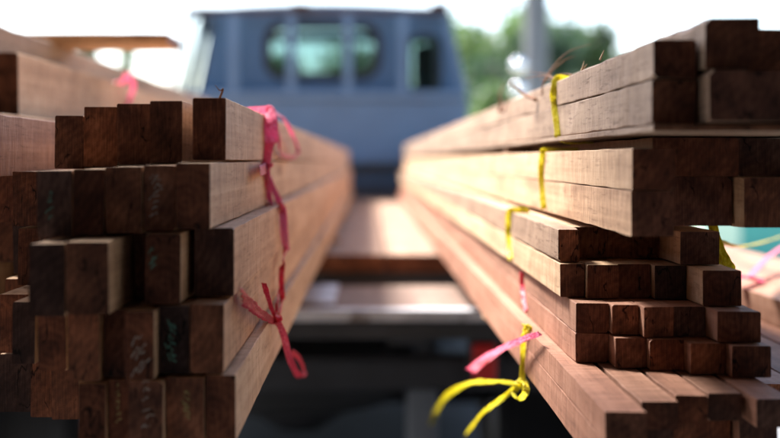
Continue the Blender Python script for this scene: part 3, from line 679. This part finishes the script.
bm = bmesh.new(); tube(bm, [(TX, 3.3, .36), (TX, 5.6, .5)], .035, 10); tp('drive_shaft', bm, M['chassis'])
for a in (TX-.42, TX+.42):
    bm = bmesh.new()
    for k in range(3):
        L = .62-.15*k; tube(bm, [(a, 3.2-L, .50-.028*k), (a, 3.2-L*.5, .425-.02*k), (a, 3.2, .405-.012*k), (a, 3.2+L*.5, .425-.02*k), (a, 3.2+L, .50-.028*k)], .014, 6)
    tp('leaf_spring', bm, M['chassis'])
def wheel(x, y):
    w = bmesh.new(); prof = [(.19, -.08), (.27, -.095), (.315, -.085), (.33, -.06), (.33, .06), (.315, .085), (.27, .095), (.19, .08)]
    rr = []
    for k in range(40):
        a = 2*math.pi*k/40; rr.append([w.verts.new((x+px_, y+r*math.cos(a), .332+r*math.sin(a))) for r, px_ in prof])
    for k in range(40):
        for j in range(7): w.faces.new([rr[k][j], rr[k][j+1], rr[(k+1) % 40][j+1], rr[(k+1) % 40][j]])
    bmesh.ops.recalc_face_normals(w, faces=w.faces)
    h = bmesh.new(); tube(h, [(x-.07, y, .332), (x-.03, y, .332), (x+.03, y, .332), (x+.07, y, .332)], [.188, .15, .15, .188], 24)
    t = tp('wheel', w, M['rubber'], smooth=True); sub('rim', h, M['grey'], t)
for x in (TX-.66, TX+.66):
    for y in (3.2, 6.35): wheel(x, y)
for x in (TX+.60, TX-.74):
    bm = bmesh.new(); box(bm, x-.02, x+.16, 2.72, 2.73, .25, .70); tp('mud_flap', bm, M['rubber'])
def lamp(px0, px1, py0, py1, y):
    a, b_ = P(px0, py1, y), P(px1, py0, y); bm = bmesh.new(); box(bm, a.x-.008, b_.x+.008, y+.012, y+.05, a.z-.008, b_.z+.008, .005)
    hs = tp('tail_light', bm, M['dark']); sub('lens', bx(a.x, b_.x, y-.008, y+.0115, a.z, b_.z, bev=.006), M['red'], hs)
lamp(473, 496, 344, 382, 2.155); lamp(170, 193, 344, 382, 2.155)
a, b_ = P(408, 470, 2.6), P(438, 388, 2.6)
bm = bmesh.new(); box(bm, a.x, b_.x, 2.6, 2.78, a.z, b_.z, .015); tp('tool_box', bm, M['grey'])
bm = bmesh.new(); box(bm, a.x+.02, b_.x-.02, 2.64, 2.74, b_.z+.001, H-.262, .003); tp('tool_box_hanger', bm, M['chassis'])
bm = bmesh.new(); tube(bm, [(TX-.05, 2.7, .42), (TX-.05, 3.0, .44), (TX-.12, 4.4, .46), (TX-.12, 5.6, .50)], .03, 10); tp('exhaust_pipe', bm, M['rust'])

# ------------------------------------------------------------------ ground, added shade shed, surroundings
bm = bmesh.new(); v = [bm.verts.new(p) for p in ((-600, -100, 0), (600, -100, 0), (600, 900, 0), (-600, 900, 0))]; bm.faces.new(v)
tag(link('ground', bm, M['soil']), kind='structure')
bm = bmesh.new(); v = [bm.verts.new(p) for p in ((-6, -7, .004), (6, -7, .004), (6, 9, .004), (-6, 9, .004))]; bm.faces.new(v)
tag(link('concrete_yard', bm, M['ground']), kind='structure')
bm = bmesh.new(); v = [bm.verts.new(p) for p in ((-60, 12, .004), (60, 12, .004), (60, 17, .004), (-60, 17, .004))]; bm.faces.new(v)
tag(link('road', bm, M['lane']), kind='structure')
bm = bmesh.new(); v = [bm.verts.new(p) for p in ((-4.4, -6, .009), (4.4, -6, .009), (4.4, .6, .009), (-4.4, .6, .009))]; bm.faces.new(v)
tag(link('shed_floor', bm, M['lane']), kind='structure')  # pale floor added to bounce light onto the timber ends
bm = bmesh.new(); rn5 = random.Random(3); v = [bm.verts.new((TX-.05+(1.15+.25*rn5.random())*math.cos(a), 5.0+(2.2+.3*rn5.random())*math.sin(a), .008)) for a in [k*math.pi/24 for k in range(48)]]; bm.faces.new(v)  # dark patch painted where the truck's shade falls on the ground
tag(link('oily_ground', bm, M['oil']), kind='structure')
shed = empty('timber_shed', (0, -3, 0)); tag(shed, 'open-fronted dark timber shed that the truck backs up to', 'shed')  # unseen shed, added to keep light off the camera-facing ends
def sp(name, bm, mat): bmesh.ops.translate(bm, verts=bm.verts, vec=(0, 3, 0)); return link(name, bm, mat, shed)
SF = 1.6  # eaves set forward to shade the near timber
sp('back_wall', bx(-4.4, 4.4, -6.1, -6.0, 0, 3.3), M['shed'])
sp('side_wall', bx(-4.5, -4.4, -6.0, .3, 0, 3.2), M['shed']); sp('side_wall', bx(4.4, 4.5, -6.0, .3, 0, 3.2), M['shed'])
for x in (-4.3, -3.0, 3.0, 4.3): sp('post', bx(x-.06, x+.06, SF-.28, SF-.16, 0, 2.78), M['shed'])
sp('eaves_beam', bx(-4.5, 4.5, SF-.28, SF-.16, 2.79, 2.92), M['shed'])
bm = bmesh.new(); rows = []
for i in range(241):
    x = -4.9+9.8*i/240; z = .018*math.sin(x*2*math.pi/.076*.5)
    rows.append([bm.verts.new((x, SF+.25, 2.96+z)), bm.verts.new((x, -6.5, 3.55+z))])
for a, b_ in zip(rows, rows[1:]): bm.faces.new([a[0], b_[0], b_[1], a[1]])
bmesh.ops.solidify(bm, geom=bm.faces[:], thickness=.004)
sp('roof', bm, M['tin'])

def tree(name, x, y, h, rad, nleaf, mat, label, group, seed, lift=.35, leaf=.22, trunkr=.13, trunk=True):
    rn = random.Random(seed); t = empty(name, (x, y, 0)); tag(t, label, 'tree' if trunk else 'bush', group)
    bm = bmesh.new(); q = [(0, 0, 0), (.1, 0, h*.3), (-.05, .05, h*.6), (.05, 0, h*.85)]; tube(bm, catmull(q, 4), [trunkr*(1-.06*i) for i in range(13)], 8)
    clumps = []
    for k in range(16):
        a = rn.uniform(0, 6.28); rr = rad*rn.uniform(.2, .85); z = h*(lift+.55*rn.random()*(1)+.05)
        if rn.random() < .3: z = h*rn.uniform(.75, .95); rr *= .5
        c = Vector((rr*math.cos(a), rr*math.sin(a), z)); clumps.append((c, rad*rn.uniform(.24, .46)))
        z0 = min(c.z*.7, h*.7); tube(bm, [(0, 0, z0), (c.x*.5, c.y*.5, z0+(c.z-z0)*.6), c], [trunkr*.45, trunkr*.3, trunkr*.12], 5)
    link('trunk', bm, M['bark'], t)
    bm = bmesh.new()
    for k in range(nleaf):
        c, r = rn.choice(clumps)
        d = Vector((rn.gauss(0, 1), rn.gauss(0, 1), rn.gauss(0, .75))).normalized()*r*rn.random()**.45
        p = c+d; n_ = Vector((rn.gauss(0, 1), rn.gauss(0, 1), rn.gauss(.6, 1))).normalized(); a = n_.orthogonal().normalized(); b2 = n_.cross(a)
        sz = leaf*rn.uniform(.5, 1.1)
        vs = [bm.verts.new(p+v_) for v_ in (a*sz*.6, b2*sz*.3, -a*sz*.6, -b2*sz*.3)]; bm.faces.new(vs)
    link('crown', bm, M[mat], t)
    return t
GT = 'trees beyond the yard'
def tx(px, y): return (px-370)/F*y
def th(py, y): return H+(160-py)/F*y
for i, (px, py, y, rad, mt, lab) in enumerate([
    (582, 12, 30, 1.5, 'leaf', 'tall green tree whose tip shows above the top batten edge'),
    (505, 18, 27, 2.0, 'leaf2', 'sunlit yellow-green tree between the cab and the concrete pole'),
    (468, 26, 33, 1.9, 'leaf', 'lower green tree just past the cab roof corner'),
    (550, 26, 25, 2.2, 'leaf3', 'dark tree filling the space behind the concrete pole'),
    (640, 48, 32, 1.8, 'leaf3', 'dark green tree mostly hidden behind the yellow-tied stack'),
    (285, 52, 34, 1.6, 'leaf4', 'light green tree seen through the near half of the cab window'),
    (350, 46, 38, 2.0, 'leaf4', 'light green tree seen through the far half of the cab window'),
    (88, 34, 60, 1.2, 'leaf', 'small distant tree under the crosswise plank'),
    (128, 42, 64, 1.2, 'leaf2', 'small distant tree near the free end of the crosswise plank')]):
    tree('leafy_tree', tx(px, y), y, th(py, y), rad, 4200, mt, lab, GT, 50+i, lift=.30)
for i, (px, py, y, rad, mt, lab) in enumerate([(478, 92, 17, .75, 'leaf2', 'pale green bush beside the cab mirror'), (505, 84, 20, 1.3, 'leaf', 'green bush in front of the trees beside the pole'),
    (552, 90, 21, 1.4, 'leaf3', 'dark bush at the foot of the concrete pole'), (600, 95, 22, 1.4, 'leaf', 'green bush beyond the top batten edge')]):
    tree('leafy_bush', tx(px, y), y, th(py, y), rad, 2500, mt, lab, 'bushes beyond the yard', 80+i, lift=.05, leaf=.16, trunkr=.04, trunk=False)
pl = empty('utility_pole', (tx(536, 14), 14, 0)); tag(pl, 'thick pale concrete utility pole between the trees', 'pole')
bm = bmesh.new(); tube(bm, [(0, 0, 0), (0, 0, 2), (0, 0, 5), (0, 0, 7.5)], [.165, .16, .15, .14], 20); link('pole_shaft', bm, M['pole'], pl, smooth=True)
link('crossarm', bx(-.8, .8, -.18, -.115, 6.8, 6.9, bev=.006), M['pole'], pl)
for dx, px, py in ((0, 518.5, 65), (0, 519, 90)):  # mirror discs added to make bright glints beside the pole
    c = P(px, py, 13.4); bm = bmesh.new(); c = c-Vector((tx(536, 14), 14, 0))
    bmesh.ops.create_uvsphere(bm, u_segments=24, v_segments=12, radius=.085, matrix=Matrix.Translation(c) @ Matrix.Scale(.5, 4, (0, 1, 0)))
    ml = link('round_reflector', bm, M['mirror'], pl, smooth=True)
    b2 = bmesh.new(); tube(b2, [c+Vector((0, .03, 0)), (0, -.10, c.z)], .012, 6); link('reflector_arm', b2, M['grey'], pl)
tag(link('painted_wall', bx(tx(741, 10), 8.0, 10, 10.15, 0, 1.05), M['teal']), 'low teal painted wall glimpsed past the end of the yellow-tied stack', 'wall')
tag(link('painted_wall', bx(tx(700, 10), tx(741, 10)-.004, 10, 10.15, 0, 1.05), M['mint']), 'pale green painted wall next to the teal wall', 'wall')

# ------------------------------------------------------------------ camera
cam = bpy.data.cameras.new('camera'); co = bpy.data.objects.new('camera', cam); C.objects.link(co)
co.location = (0, 0, H); co.rotation_euler = (R(90), 0, 0)
cam.sensor_width = 36; cam.lens = F/780*36; cam.shift_x = 20/780; cam.shift_y = -59/780
cam.clip_start = .02; cam.clip_end = 3000
cam.dof.use_dof = True; cam.dof.focus_distance = .79; cam.dof.aperture_fstop = 3.5; cam.dof.aperture_blades = 9
sc.camera = co

# ------------------------------------------------------------------ light
SE, SA = 54, -46          # elevation, compass angle from +Y towards +X of the sun
w = bpy.data.worlds.new('World'); sc.world = w; w.use_nodes = True; nt = w.node_tree
sky = nt.nodes.new('ShaderNodeTexSky'); sky.sky_type = 'NISHITA'; sky.sun_disc = False
sky.sun_elevation = R(SE); sky.sun_rotation = R(SA); sky.air_density = 1.0; sky.dust_density = 2.5; sky.ozone_density = 1.0
bg = nt.nodes['Background']; bg.inputs['Strength'].default_value = .15; nt.links.new(sky.outputs[0], bg.inputs['Color'])
sl = bpy.data.lights.new('sun', 'SUN'); sl.energy = 4.8; sl.angle = R(12); sl.color = (1, .965, .90)
so = bpy.data.objects.new('sun', sl); C.objects.link(so)
d = Vector((math.sin(R(SA))*math.cos(R(SE)), math.cos(R(SA))*math.cos(R(SE)), math.sin(R(SE))))
so.rotation_euler = d.to_track_quat('Z', 'Y').to_euler(); so.location = d*30
sc.view_settings.view_transform = 'Standard'; sc.view_settings.look = 'None'; sc.view_settings.gamma = 1
sc.view_settings.use_curve_mapping = False; sc.view_settings.exposure = 2.0
